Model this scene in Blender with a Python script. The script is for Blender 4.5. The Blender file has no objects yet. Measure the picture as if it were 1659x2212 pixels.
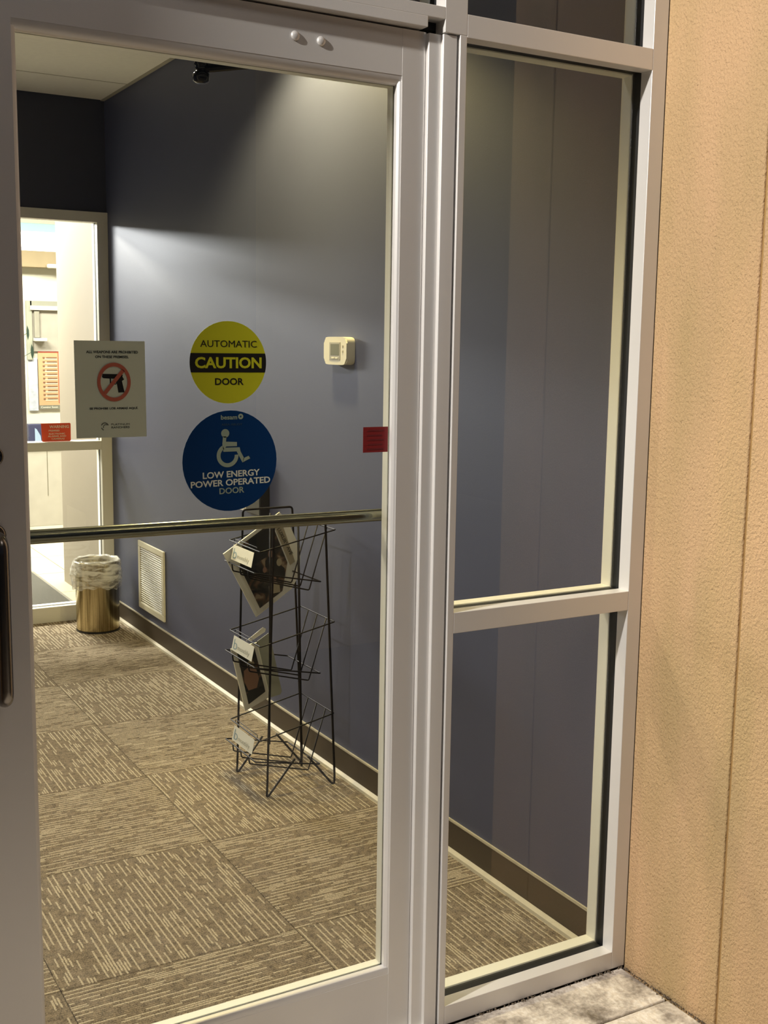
import bpy, bmesh, math, random
from mathutils import Vector, Matrix
random.seed(7)
SC = bpy.context.scene
COL = SC.collection

# ------------------------------------------------------------------ camera
FPX = 2479.66
yaw, pitch, roll = 0.524224, -0.145034, 0.0142289
cy_, sy_, cp_, sp_ = math.cos(yaw), math.sin(yaw), math.cos(pitch), math.sin(pitch)
F = Vector((sy_*cp_, cy_*cp_, sp_)); Rt = Vector((cy_, -sy_, 0)); Up = Rt.cross(F)
cr, sr = math.cos(roll), math.sin(roll)
Rv = cr*Rt + sr*Up; Uv = -sr*Rt + cr*Up
cd = bpy.data.cameras.new('camera'); cam = bpy.data.objects.new('camera', cd); COL.objects.link(cam)
cd.sensor_fit = 'VERTICAL'; cd.sensor_height = 24.0; cd.lens = 24.0*FPX/2212.0
cd.clip_start = 0.02; cd.clip_end = 200
M = Matrix((Rv, Uv, -F)).transposed().to_4x4(); M.translation = Vector((-0.91324, -2.00962, 1.52692))
cam.matrix_world = M
SC.camera = cam

# ------------------------------------------------------------------ light, sky, exposure
SC.view_settings.view_transform = 'Standard'; SC.view_settings.look = 'None'
SC.view_settings.gamma = 1.0; SC.view_settings.exposure = 0.38
SC.view_settings.use_curve_mapping = False
w = bpy.data.worlds.new('night_sky'); SC.world = w; w.use_nodes = True
w.node_tree.nodes['Background'].inputs[0].default_value = (0.55, 0.62, 0.80, 1)
w.node_tree.nodes['Background'].inputs[1].default_value = 0.035

def area(name, loc, target, sx, sy, power, col=(1, 1, 1), spread=None):
    l = bpy.data.lights.new(name, 'AREA'); l.shape = 'RECTANGLE'; l.size = sx; l.size_y = sy
    l.energy = power; l.color = col
    if spread: l.spread = spread
    o = bpy.data.objects.new(name, l); COL.objects.link(o); o.location = loc
    o.rotation_euler = (Vector(target)-Vector(loc)).to_track_quat('-Z', 'Y').to_euler(); return o
def point(name, loc, r, power, col=(1, 1, 1)):
    l = bpy.data.lights.new(name, 'POINT'); l.shadow_soft_size = r; l.energy = power; l.color = col
    o = bpy.data.objects.new(name, l); COL.objects.link(o); o.location = loc; return o
# porch soffit lamp, out of frame above and to the left of the door
def spot(name, loc, target, deg, blend, r, power, col):
    l = bpy.data.lights.new(name, 'SPOT'); l.energy = power; l.color = col; l.spot_size = math.radians(deg); l.spot_blend = blend; l.shadow_soft_size = r
    o = bpy.data.objects.new(name, l); COL.objects.link(o); o.location = loc
    o.rotation_euler = (Vector(target)-Vector(loc)).to_track_quat('-Z', 'Y').to_euler(); return o
spot('porch_floodlight', (-2.60, -0.62, 3.30), (0.6, -0.1, 1.35), 72, 0.35, 0.06, 560, (1.0, 0.95, 0.87))
point('front_fill_light', (0.0, -1.7, 3.70), 0.35, 13, (1.0, 0.96, 0.94))  # unseen fill added to lift the front-facing frame metal
# recessed downlight inside the vestibule
l = bpy.data.lights.new('vestibule_downlight', 'SPOT'); l.energy = 170; l.color = (1, 0.80, 0.36); l.spot_size = math.radians(136); l.spot_blend = 0.45; l.shadow_soft_size = 0.06
o = bpy.data.objects.new('vestibule_downlight', l); COL.objects.link(o); o.location = (0.60, 1.60, 2.772)
spot('vestibule_fill_left', (-0.55, 1.2, 2.772), (-0.55, 1.2, 0), 132, 0.5, 0.06, 95, (1.0, 0.93, 0.78))  # added fill, brightens the rack cards, carpet and inner frame halves
# lobby ceiling troffers behind the inner glass
area('lobby_light_board', (-1.2, 7.2, 2.545), (0.2, 2.4, 2.36), 2.0, 0.16, 20, (0.97, 0.97, 1.0), math.radians(70))
area('lobby_troffer_far', (-1.2, 7.4, 2.74), (-1.2, 7.4, 0), 1.2, 0.6, 60, (1.0, 0.99, 0.98))
area('lobby_troffer_near', (0.2, 6.2, 2.74), (0.2, 6.2, 0), 1.2, 0.6, 270, (1.0, 0.95, 0.84))
area('lobby_troffer_right', (1.9, 6.4, 2.74), (1.9, 6.4, 0), 1.2, 0.6, 90, (1.0, 0.96, 0.86))

# ------------------------------------------------------------------ materials
def nmat(name):
    m = bpy.data.materials.new(name); m.use_nodes = True
    nt = m.node_tree; b = nt.nodes['Principled BSDF']; return m, nt, b
def pm(name, col, rough=0.5, metal=0.0, noise=0, nscale=20, bump=0, bscale=200, spec=None, coat=0):
    m, nt, b = nmat(name)
    b.inputs['Roughness'].default_value = rough; b.inputs['Metallic'].default_value = metal
    if spec is not None: b.inputs['Specular IOR Level'].default_value = spec
    if coat: b.inputs['Coat Weight'].default_value = coat
    N, L = nt.nodes, nt.links
    tc = N.new('ShaderNodeTexCoord')
    if noise:
        n = N.new('ShaderNodeTexNoise'); n.inputs['Scale'].default_value = nscale; n.inputs['Detail'].default_value = 5
        L.new(tc.outputs['Object'], n.inputs['Vector'])
        r = N.new('ShaderNodeMix'); r.data_type = 'RGBA'
        r.inputs[6].default_value = tuple(c*(1-noise) for c in col)+(1,)
        r.inputs[7].default_value = tuple(min(1, c*(1+noise)) for c in col)+(1,)
        L.new(n.outputs['Fac'], r.inputs[0]); L.new(r.outputs[2], b.inputs['Base Color'])
    else: b.inputs['Base Color'].default_value = (*col, 1)
    if bump:
        n = N.new('ShaderNodeTexNoise'); n.inputs['Scale'].default_value = bscale; n.inputs['Detail'].default_value = 3
        L.new(tc.outputs['Object'], n.inputs['Vector'])
        bp = N.new('ShaderNodeBump'); bp.inputs['Strength'].default_value = 1; bp.inputs['Distance'].default_value = bump
        L.new(n.outputs['Fac'], bp.inputs['Height']); L.new(bp.outputs[0], b.inputs['Normal'])
    return m
ALU = pm('clear_anodised_aluminium', (0.70, 0.68, 0.665), 0.42, 0.30, 0.06, 3, 0.00015, 900)
ALUIN = pm('lit_anodised_aluminium', (0.92, 0.90, 0.80), 0.45, 0.0)  # frame aluminium again, interior light put into its paler cream colour
GASKET = pm('black_rubber', (0.008, 0.008, 0.009), 0.5)
STEEL = pm('brushed_steel', (0.20, 0.21, 0.19), 0.2, 1.0, 0.05, 60)
DARKSTEEL = pm('smoked_steel', (0.20, 0.18, 0.16), 0.25, 1.0)
BLACKWIRE = pm('black_wire', (0.006, 0.005, 0.006), 0.42, 0.0, spec=0.25)
CREAM = pm('cream_plastic', (0.72, 0.68, 0.52), 0.45)
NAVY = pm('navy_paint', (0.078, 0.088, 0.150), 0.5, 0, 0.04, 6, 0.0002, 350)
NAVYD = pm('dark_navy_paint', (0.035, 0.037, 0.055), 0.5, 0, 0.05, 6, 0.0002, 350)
BASEB = pm('brown_vinyl', (0.075, 0.058, 0.042), 0.4)
SHOE = pm('cream_caulk', (0.55, 0.50, 0.38), 0.5, 0, 0.15, 30)
CEILT = pm('ceiling_tile', (0.90, 0.88, 0.80), 0.9, 0, 0.06, 40, 0.0008, 260)
TBAR = pm('ceiling_grid', (0.40, 0.37, 0.29), 0.6)
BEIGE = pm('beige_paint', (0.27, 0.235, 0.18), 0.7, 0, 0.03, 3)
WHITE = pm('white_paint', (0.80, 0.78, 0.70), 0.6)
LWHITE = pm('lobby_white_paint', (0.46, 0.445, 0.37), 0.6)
TAN = pm('tan_bulkhead', (0.20, 0.155, 0.085), 0.7, 0, 0.25, 6)
PAPER = pm('white_paper', (0.70, 0.68, 0.60), 0.6)
BLACKP = pm('black_plastic', (0.012, 0.012, 0.013), 0.35)
def stone():
    m, nt, b = nmat('concrete'); N, L = nt.nodes, nt.links
    b.inputs['Roughness'].default_value = 0.85
    tc = N.new('ShaderNodeTexCoord')
    n1 = N.new('ShaderNodeTexNoise'); n1.inputs['Scale'].default_value = 9; n1.inputs['Detail'].default_value = 7; n1.inputs['Roughness'].default_value = 0.65
    n2 = N.new('ShaderNodeTexNoise'); n2.inputs['Scale'].default_value = 90; n2.inputs['Detail'].default_value = 6
    L.new(tc.outputs['Object'], n1.inputs[0]); L.new(tc.outputs['Object'], n2.inputs[0])
    cr1 = N.new('ShaderNodeValToRGB'); e = cr1.color_ramp.elements
    e[0].position = 0.34; e[0].color = (0.16, 0.13, 0.10, 1); e[1].position = 0.62; e[1].color = (0.78, 0.72, 0.64, 1)
    k = e.new(0.48); k.color = (0.46, 0.41, 0.36, 1)
    L.new(n1.outputs[0], cr1.inputs[0])
    mx = N.new('ShaderNodeMix'); mx.data_type = 'RGBA'; mx.blend_type = 'OVERLAY'; mx.inputs[0].default_value = 0.6
    L.new(cr1.outputs[0], mx.inputs[6]); L.new(n2.outputs[0], mx.inputs[7]); L.new(mx.outputs[2], b.inputs['Base Color'])
    bp = N.new('ShaderNodeBump'); bp.inputs['Distance'].default_value = 0.003; L.new(n2.outputs[0], bp.inputs['Height']); L.new(bp.outputs[0], b.inputs['Normal'])
    return m
CONC = stone()
def stucco():
    m, nt, b = nmat('stucco'); N, L = nt.nodes, nt.links
    b.inputs['Roughness'].default_value = 0.9
    tc = N.new('ShaderNodeTexCoord')
    mp = N.new('ShaderNodeMapping'); mp.inputs['Scale'].default_value = (1, 1, 0.8); L.new(tc.outputs['Object'], mp.inputs[0])
    n1 = N.new('ShaderNodeTexNoise'); n1.inputs['Scale'].default_value = 190; n1.inputs['Detail'].default_value = 5; n1.inputs['Distortion'].default_value = 0.25
    n2 = N.new('ShaderNodeTexNoise'); n2.inputs['Scale'].default_value = 3.5; n2.inputs['Detail'].default_value = 5
    n3 = N.new('ShaderNodeTexNoise'); n3.inputs['Scale'].default_value = 95; n3.inputs['Detail'].default_value = 2
    mp2 = N.new('ShaderNodeMapping'); mp2.inputs['Scale'].default_value = (1, 2.2, 0.5); L.new(tc.outputs['Object'], mp2.inputs[0])
    L.new(mp.outputs[0], n1.inputs[0]); L.new(mp2.outputs[0], n2.inputs[0]); L.new(mp.outputs[0], n3.inputs[0])
    r = N.new('ShaderNodeValToRGB'); e = r.color_ramp.elements
    e[0].position = 0.35; e[0].color = (0.48, 0.335, 0.165, 1); e[1].position = 0.68; e[1].color = (0.60, 0.39, 0.215, 1)
    L.new(n2.outputs[0], r.inputs[0])
    # sparse dark pits
    r2 = N.new('ShaderNodeValToRGB'); e = r2.color_ramp.elements; e[0].position = 0.20; e[0].color = (0.40, 0.35, 0.3, 1); e[1].position = 0.27; e[1].color = (1, 1, 1, 1)
    L.new(n3.outputs[0], r2.inputs[0])
    mx = N.new('ShaderNodeMix'); mx.data_type = 'RGBA'; mx.blend_type = 'MULTIPLY'; mx.inputs[0].default_value = 0.8
    L.new(r.outputs[0], mx.inputs[6]); L.new(r2.outputs[0], mx.inputs[7]); L.new(mx.outputs[2], b.inputs['Base Color'])
    bp = N.new('ShaderNodeBump'); bp.inputs['Distance'].default_value = 0.006; bp.inputs['Strength'].default_value = 1.0
    L.new(n1.outputs[0], bp.inputs['Height']); L.new(bp.outputs[0], b.inputs['Normal'])
    return m
STUCCO = stucco()
def carpet():
    m, nt, b = nmat('loop_pile_carpet'); N, L = nt.nodes, nt.links
    b.inputs['Roughness'].default_value = 0.95; b.inputs['Specular IOR Level'].default_value = 0.15
    tc = N.new('ShaderNodeTexCoord'); oi = N.new('ShaderNodeObjectInfo')
    sx = N.new('ShaderNodeSeparateXYZ'); L.new(tc.outputs['Object'], sx.inputs[0])
    def mth(op, a, b_=None, c=None):
        n = N.new('ShaderNodeMath'); n.operation = op
        for i, v in enumerate((a, b_, c)):
            if v is None: continue
            if isinstance(v, (int, float)): n.inputs[i].default_value = v
            else: L.new(v, n.inputs[i])
        return n.outputs[0]
    seed = mth('MULTIPLY', oi.outputs['Random'], 61.0)
    wob = N.new('ShaderNodeTexNoise'); wob.inputs['Scale'].default_value = 70; L.new(tc.outputs['Object'], wob.inputs[0])
    xw_ = mth('ADD', sx.outputs[0], mth('MULTIPLY', mth('SUBTRACT', wob.outputs[0], 0.5), 0.0035))
    u = mth('DIVIDE', xw_, 0.0078); row = mth('FLOOR', u); fu = mth('FRACT', u)
    wn = N.new('ShaderNodeTexWhiteNoise'); wn.noise_dimensions = '2D'
    cb = N.new('ShaderNodeCombineXYZ'); L.new(row, cb.inputs[0]); L.new(seed, cb.inputs[1]); L.new(cb.outputs[0], wn.inputs[0])
    v = mth('ADD', mth('DIVIDE', sx.outputs[1], 0.046), mth('MULTIPLY', wn.outputs[0], 5.0))
    cell = mth('FLOOR', v)
    wn2 = N.new('ShaderNodeTexWhiteNoise'); wn2.noise_dimensions = '3D'
    cb2 = N.new('ShaderNodeCombineXYZ'); L.new(row, cb2.inputs[0]); L.new(cell, cb2.inputs[1]); L.new(seed, cb2.inputs[2]); L.new(cb2.outputs[0], wn2.inputs[0])
    odd = mth('MODULO', mth('ABSOLUTE', row), 2.0)
    prob = mth('ADD', wn2.outputs[0], mth('MULTIPLY', odd, 0.62))
    on = mth('GREATER_THAN', prob, 0.91)
    prof = mth('SUBTRACT', 1.0, mth('MULTIPLY', mth('ABSOLUTE', mth('SUBTRACT', fu, 0.5)), 2.0))  # 1 at row centre
    line = mth('GREATER_THAN', prof, 0.42)
    fine = N.new('ShaderNodeTexNoise'); fine.inputs['Scale'].default_value = 260; fine.inputs['Detail'].default_value = 2; L.new(tc.outputs['Object'], fine.inputs[0])
    big = N.new('ShaderNodeTexNoise'); big.inputs['Scale'].default_value = 55; big.inputs['Detail'].default_value = 3; L.new(tc.outputs['Object'], big.inputs[0])
    r = N.new('ShaderNodeValToRGB'); e = r.color_ramp.elements
    e[0].position = 0.33; e[0].color = (0.055, 0.042, 0.027, 1); e[1].position = 0.62; e[1].color = (0.30, 0.235, 0.16, 1)
    L.new(mth('ADD', mth('MULTIPLY', fine.outputs[0], 0.6), mth('MULTIPLY', big.outputs[0], 0.4)), r.inputs[0])
    fac = mth('MULTIPLY', mth('MULTIPLY', on, line), mth('ADD', -0.35, mth('MULTIPLY', fine.outputs[0], 2.3)))
    cl = N.new('ShaderNodeClamp'); L.new(fac, cl.inputs[0])
    mx = N.new('ShaderNodeMix'); mx.data_type = 'RGBA'; L.new(cl.outputs[0], mx.inputs[0])
    L.new(r.outputs[0], mx.inputs[6]); mx.inputs[7].default_value = (0.56, 0.48, 0.35, 1)
    L.new(mx.outputs[2], b.inputs['Base Color'])
    h = mth('ADD', mth('MULTIPLY', prof, 0.6), mth('MULTIPLY', fine.outputs[0], 0.6))
    bp = N.new('ShaderNodeBump'); bp.inputs['Distance'].default_value = 0.0022; L.new(h, bp.inputs['Height']); L.new(bp.outputs[0], b.inputs['Normal'])
    return m
CARPET = carpet()
def glass(name, tint, refl=1.0):
    m = bpy.data.materials.new(name); m.use_nodes = True; nt = m.node_tree; N, L = nt.nodes, nt.links
    N.remove(N['Principled BSDF']); out = N['Material Output']
    t = N.new('ShaderNodeBsdfTransparent'); t.inputs[0].default_value = (*tint, 1)
    g = N.new('ShaderNodeBsdfGlossy'); g.inputs['Roughness'].default_value = 0.0
    g.inputs[0].default_value = (refl, refl, refl, 1)
    f = N.new('ShaderNodeFresnel'); f.inputs[0].default_value = 1.5
    mx = N.new('ShaderNodeMixShader'); L.new(f.outputs[0], mx.inputs[0]); L.new(t.outputs[0], mx.inputs[1]); L.new(g.outputs[0], mx.inputs[2])
    L.new(mx.outputs[0], out.inputs[0]); return m
GLASS = glass('clear_glass', (0.95, 0.96, 0.94))
def liner():
    m, nt, b = nmat('clear_bin_liner'); N, L = nt.nodes, nt.links
    b.inputs['Base Color'].default_value = (0.85, 0.84, 0.78, 1); b.inputs['Roughness'].default_value = 0.2
    t = N.new('ShaderNodeBsdfTransparent'); n = N.new('ShaderNodeTexNoise'); n.inputs['Scale'].default_value = 16; n.inputs['Detail'].default_value = 4; n.inputs['Distortion'].default_value = 0.7
    tc = N.new('ShaderNodeTexCoord'); mp = N.new('ShaderNodeMapping'); mp.inputs['Scale'].default_value = (0.8, 0.8, 3.2); mp.inputs['Rotation'].default_value = (0.25, 0.2, 0); L.new(tc.outputs['Object'], mp.inputs[0]); L.new(mp.outputs[0], n.inputs[0])
    r = N.new('ShaderNodeValToRGB'); r.color_ramp.elements[0].position = 0.38; r.color_ramp.elements[0].color = (.12, .12, .12, 1); r.color_ramp.elements[1].position = 0.62; r.color_ramp.elements[1].color = (.75, .75, .75, 1)
    L.new(n.outputs[0], r.inputs[0])
    mx = N.new('ShaderNodeMixShader'); L.new(r.outputs[0], mx.inputs[0]); L.new(t.outputs[0], mx.inputs[1]); L.new(b.outputs[0], mx.inputs[2])
    L.new(mx.outputs[0], N['Material Output'].inputs[0]); return m
LINER = liner()
def emit(name, col, s):
    m = bpy.data.materials.new(name); m.use_nodes = True; nt = m.node_tree
    b = nt.nodes['Principled BSDF']; b.inputs['Base Color'].default_value = (*col, 1)
    b.inputs['Emission Color'].default_value = (*col, 1); b.inputs['Emission Strength'].default_value = s; return m

# ------------------------------------------------------------------ mesh helpers
def link(name, me, mat, parent=None, smooth=False, kind=None):
    o = bpy.data.objects.new(name, me); COL.objects.link(o)
    if mat is not None: me.materials.append(mat)
    if parent is not None: o.parent = parent
    if smooth:
        for p in me.polygons: p.use_smooth = True
    if kind: o['kind'] = kind
    return o
def empty(name, loc=(0, 0, 0), label=None, cat=None, group=None, kind=None):
    o = bpy.data.objects.new(name, None); COL.objects.link(o); o.location = loc; o.empty_display_size = 0.05
    if label: o['label'] = label
    if cat: o['category'] = cat
    if group: o['group'] = group
    if kind: o['kind'] = kind
    return o
def tag(o, label, cat, group=None):
    o['label'] = label; o['category'] = cat
    if group: o['group'] = group
    return o
class MB:
    """collects shapes into one bmesh; origin subtracts the parent's location"""
    def __init__(s, org=(0, 0, 0)): s.b = bmesh.new(); s.o = Vector(org)
    def box(s, x0, x1, y0, y1, z0, z1, bev=0):
        vs = [s.b.verts.new(Vector((x, y, z))-s.o) for x in (x0, x1) for y in (y0, y1) for z in (z0, z1)]
        fs = [(0, 1, 3, 2), (4, 6, 7, 5), (0, 4, 5, 1), (2, 3, 7, 6), (0, 2, 6, 4), (1, 5, 7, 3)]
        nf = [s.b.faces.new([vs[i] for i in f]) for f in fs]
        if bev:
            ed = list({e for f in nf for e in f.edges})
            bmesh.ops.bevel(s.b, geom=ed, offset=bev, segments=2, affect='EDGES', profile=0.5)
        return s
    def prism(s, prof, ax, a, c):
        """prof: list of 2D points in the plane normal to ax, extruded from a to c"""
        def P(p, t):
            if ax == 'z': return Vector((p[0], p[1], t))
            if ax == 'x': return Vector((t, p[0], p[1]))
            return Vector((p[0], t, p[1]))
        v0 = [s.b.verts.new(P(p, a)-s.o) for p in prof]; v1 = [s.b.verts.new(P(p, c)-s.o) for p in prof]
        n = len(prof)
        for i in range(n): s.b.faces.new((v0[i], v0[(i+1) % n], v1[(i+1) % n], v1[i]))
        s.b.faces.new(v0[::-1]); s.b.faces.new(v1); return s
    def tube(s, pts, r, n=8, closed=False):
        pts = [Vector(p)-s.o for p in pts]; m = len(pts); rings = []
        prev = None
        for i in range(m):
            if closed: t = (pts[(i+1) % m]-pts[i-1]).normalized()
            else: t = (pts[min(i+1, m-1)]-pts[max(i-1, 0)]).normalized()
            if prev is None:
                a = t.orthogonal().normalized()
            else:
                a = (prev-t*prev.dot(t)).normalized()
            prev = a; b_ = t.cross(a)
            rings.append([s.b.verts.new(pts[i]+r*(math.cos(2*math.pi*k/n)*a+math.sin(2*math.pi*k/n)*b_)) for k in range(n)])
        for i in range(m if closed else m-1):
            A, B = rings[i], rings[(i+1) % m]
            for k in range(n): s.b.faces.new((A[k], A[(k+1) % n], B[(k+1) % n], B[k]))
        if not closed: s.b.faces.new(rings[0][::-1]); s.b.faces.new(rings[-1])
        return s
    def lathe(s, prof, cx, cy, z0=0, n=32, cap=True):
        rings = [[s.b.verts.new(Vector((cx+r*math.cos(2*math.pi*k/n), cy+r*math.sin(2*math.pi*k/n), z0+z))-s.o) for k in range(n)] for r, z in prof]
        for A, B in zip(rings, rings[1:]):
            for k in range(n): s.b.faces.new((A[k], A[(k+1) % n], B[(k+1) % n], B[k]))
        if cap: s.b.faces.new(rings[0][::-1]); s.b.faces.new(rings[-1])
        return s
    def lathe_y(s, prof, cx, cz, n=24):
        rings = [[s.b.verts.new(Vector((cx+r*math.cos(2*math.pi*k/n), y, cz+r*math.sin(2*math.pi*k/n)))-s.o) for k in range(n)] for r, y in prof]
        for A, B in zip(rings, rings[1:]):
            for k in range(n): s.b.faces.new((A[k], A[(k+1) % n], B[(k+1) % n], B[k]))
        s.b.faces.new(rings[0][::-1]); s.b.faces.new(rings[-1]); return s
    def build(s, name, mat, parent=None, smooth=False, kind=None):
        bmesh.ops.recalc_face_normals(s.b, faces=s.b.faces)
        me = bpy.data.meshes.new(name); s.b.to_mesh(me); s.b.free()
        return link(name, me, mat, parent, smooth, kind)
def rounded(pts, r, k=5, closed=False):
    pts = [Vector(p) for p in pts]; out = []; n = len(pts)
    for i, p in enumerate(pts):
        if not closed and i in (0, n-1): out.append(p); continue
        a, b = pts[i-1], pts[(i+1) % n]
        da, db = (a-p), (b-p); rr = min(r, da.length*0.45, db.length*0.45)
        p0 = p+da.normalized()*rr; p1 = p+db.normalized()*rr
        for j in range(k+1):
            t = j/k; out.append((1-t)**2*p0+2*t*(1-t)*p+t*t*p1)
    return out
def shade_auto(o, ang=40):
    me = o.data
    for p in me.polygons: p.use_smooth = True
    me.set_sharp_from_angle(angle=math.radians(ang))
def flat(name, polys, mat, parent, y, depth=0.0004, org=(0, 0, 0)):
    """flat print: polygons in the x-z plane given a hair of thickness, facing -y"""
    m = MB(org)
    for pl in polys: m.prism([(px, pz) for px, pz in pl], 'y', y-depth, y)
    return m.build(name, mat, parent)
def circ(cx, cz, rx, rz=None, n=48, a0=0, a1=2*math.pi):
    rz = rz or rx; full = abs(a1-a0-2*math.pi) < 1e-6
    return [(cx+rx*math.cos(a0+(a1-a0)*i/(n if full else n-1)), cz+rz*math.sin(a0+(a1-a0)*i/(n if full else n-1))) for i in range(n)]
def ringq(cx, cz, r0, r1, a0=0, a1=2*math.pi, n=40, sc=1.0):
    out = []
    for i in range(n):
        t0 = a0+(a1-a0)*i/n; t1 = a0+(a1-a0)*(i+1)/n
        out.append([(cx+r1*math.cos(t0), cz+sc*r1*math.sin(t0)), (cx+r1*math.cos(t1), cz+sc*r1*math.sin(t1)), (cx+r0*math.cos(t1), cz+sc*r0*math.sin(t1)), (cx+r0*math.cos(t0), cz+sc*r0*math.sin(t0))])
    return out
def text(name, body, width, height, mat, parent, mtx, bold=0.0, extrude=0.0002):
    """lettering fitted to width x height, centred; mtx places its local x-y plane"""
    cu = bpy.data.curves.new(name+'_curve', 'FONT'); cu.body = body; cu.align_x = 'CENTER'; cu.align_y = 'CENTER'
    cu.offset = bold; cu.extrude = 0.01; cu.resolution_u = 3
    t = bpy.data.objects.new(name+'_tmp', cu); COL.objects.link(t); bpy.context.view_layer.update()
    dg = bpy.context.evaluated_depsgraph_get(); me = bpy.data.meshes.new_from_object(t.evaluated_get(dg))
    bpy.data.objects.remove(t); bpy.data.curves.remove(cu)
    xs = [v.co.x for v in me.vertices]; ys = [v.co.y for v in me.vertices]
    cx, cyy = (max(xs)+min(xs))/2, (max(ys)+min(ys))/2; fx = width/(max(xs)-min(xs)); fy = height/(max(ys)-min(ys))
    for v in me.vertices:
        v.co = mtx @ Vector(((v.co.x-cx)*fx, (v.co.y-cyy)*fy, v.co.z/0.01*extrude))
    me.materials.clear(); return link(name, me, mat, parent)
def face_y(x, y, z, tilt=0):   # text frame facing -y
    return Matrix.Translation((x, y, z)) @ Matrix.Rotation(tilt, 4, 'Y') @ Matrix.Rotation(math.pi/2, 4, 'X')

# ================================================================== SETTING
XW = 0.936; ZC = 2.78; YB = 4.20
# ---- outside ground with slabs
ground = MB().box(-9, 6, -14, 0.0, -0.30, -0.07).build('ground', pm('ground_base', (0.06, 0.05, 0.04), 0.9), kind='structure')
gap = 0.006
def slab(x0, x1, y0, y1, nm='paving_slab'):
    o = MB(((x0+x1)/2, (y0+y1)/2, 0)).box(x0+gap/2, x1-gap/2, y0+gap/2, y1-gap/2, -0.07, -0.001, 0.004).build(nm, CONC, ground); o.location = ((x0+x1)/2, (y0+y1)/2, 0); return o
xs_ = [-2.9, -1.7, -0.5, 0.951]
for a, b in zip(xs_, xs_[1:]):
    slab(a, b, -0.164, 0.0)
    for j in range(3): slab(a, b, -0.164-1.2*(j+1), -0.164-1.2*j)
# ---- vestibule floor and carpet tiles
floor = MB().box(-1.6, 1.06, 0.0, YB+0.1, -0.10, -0.012).build('floor', pm('subfloor', (0.10, 0.09, 0.08), 0.9), kind='structure')
T = 0.614; tx0 = 0.3162; ty0 = -0.063
base = None
for i in range(-3, 1):
    for j in range(0, 7):
        x0 = tx0+i*T; x1 = x0+T; y0 = max(ty0+j*T, 0.10); y1 = ty0+(j+1)*T
        along_y = ((i+1)+j) % 2 == 1
        rot = 0 if along_y else math.pi/2
        full = (y0 == ty0+j*T)
        if base is None or not full:
            hx, hy = T/2-0.0008, (y1-y0)/2-0.0008
            if rot: hx, hy = hy, hx
            me_o = MB().box(-hx, hx, -hy, hy, -0.012, 0.0, 0.0015).build('carpet_tile', CARPET, floor)
            if full: base = me_o.data
            o = me_o
        else:
            o = bpy.data.objects.new('carpet_tile', base); COL.objects.link(o); o.parent = floor
        o.location = ((x0+x1)/2, (y0+y1)/2, 0); o.rotation_euler = (0, 0, rot)
        if full is False and rot: pass
# ---- vestibule walls and ceiling
wr = MB().box(XW, XW+0.12, 0.10, YB+1.04, -0.1, 3.3).build('wall_right', NAVY, kind='structure')
MB().box(-1.62, -1.50, 0.10, YB, -0.1, 3.3).build('wall_left', NAVY, kind='structure')
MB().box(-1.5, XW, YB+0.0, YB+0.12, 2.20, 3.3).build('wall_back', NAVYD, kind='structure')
MB().box(-3.4, -1.25, 0.001, 0.12, -0.05, 3.9).build('wall_front', STUCCO, kind='structure')
bb = MB().box(XW-0.006, XW, 0.102, YB, 0.0, 0.103).build('baseboard_right', BASEB, kind='structure')
MB().box(XW-0.009, XW-0.006, 0.102, YB, 0.1, 0.1045).box(XW-0.0075, XW, 0.102, YB, 0.103, 0.1045).build('top_bead', SHOE, bb)
MB().prism([(XW-0.006, 0.0), (XW-0.020, 0.0), (XW-0.018, 0.009), (XW-0.006, 0.016)], 'y', 0.102, YB).build('shoe_strip', SHOE, bb)
MB().box(-2.2, -1.5, -0.35, 0.0, -0.02, 3.9, 0.003).build('wall_shade_left', STUCCO, kind='structure')  # unseen wall added to keep the floodlight off the left stile
ceil = MB().box(-1.5, XW, 0.10, YB, ZC+0.012, ZC+0.1).build('ceiling', pm('plenum', (0.05, 0.05, 0.05), 0.9), kind='structure')
ys = [0.10, 0.56, 1.19, 1.82, 2.46, 3.10, 3.75, YB]
for a, b in zip(ys, ys[1:]):
    for (c, d) in ((-1.5, -0.284), (-0.284, XW)):
        MB().box(c+0.012, d-0.012, a+0.008, b-0.008, ZC-0.003, ZC+0.01, 0.002).build('ceiling_tile', CEILT, ceil)
for a in ys[1:-1]: MB().box(-1.5, XW, a-0.012, a+0.012, ZC-0.0015, ZC+0.004).build('grid_bar', TBAR, ceil)
MB().box(-0.296, -0.272, 0.1, YB, ZC-0.001, ZC+0.004).build('grid_bar', TBAR, ceil)
MB().box(XW-0.02, XW, 0.1, YB, ZC-0.006, ZC+0.004).build('wall_angle', TBAR, ceil)
dl = MB().lathe([(0.085, -0.008), (0.085, -0.001), (0.07, -0.001), (0.07, -0.006)], 0.60, 1.60, ZC, 32, False).build('ceiling_trim_ring', WHITE, ceil, True)
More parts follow.
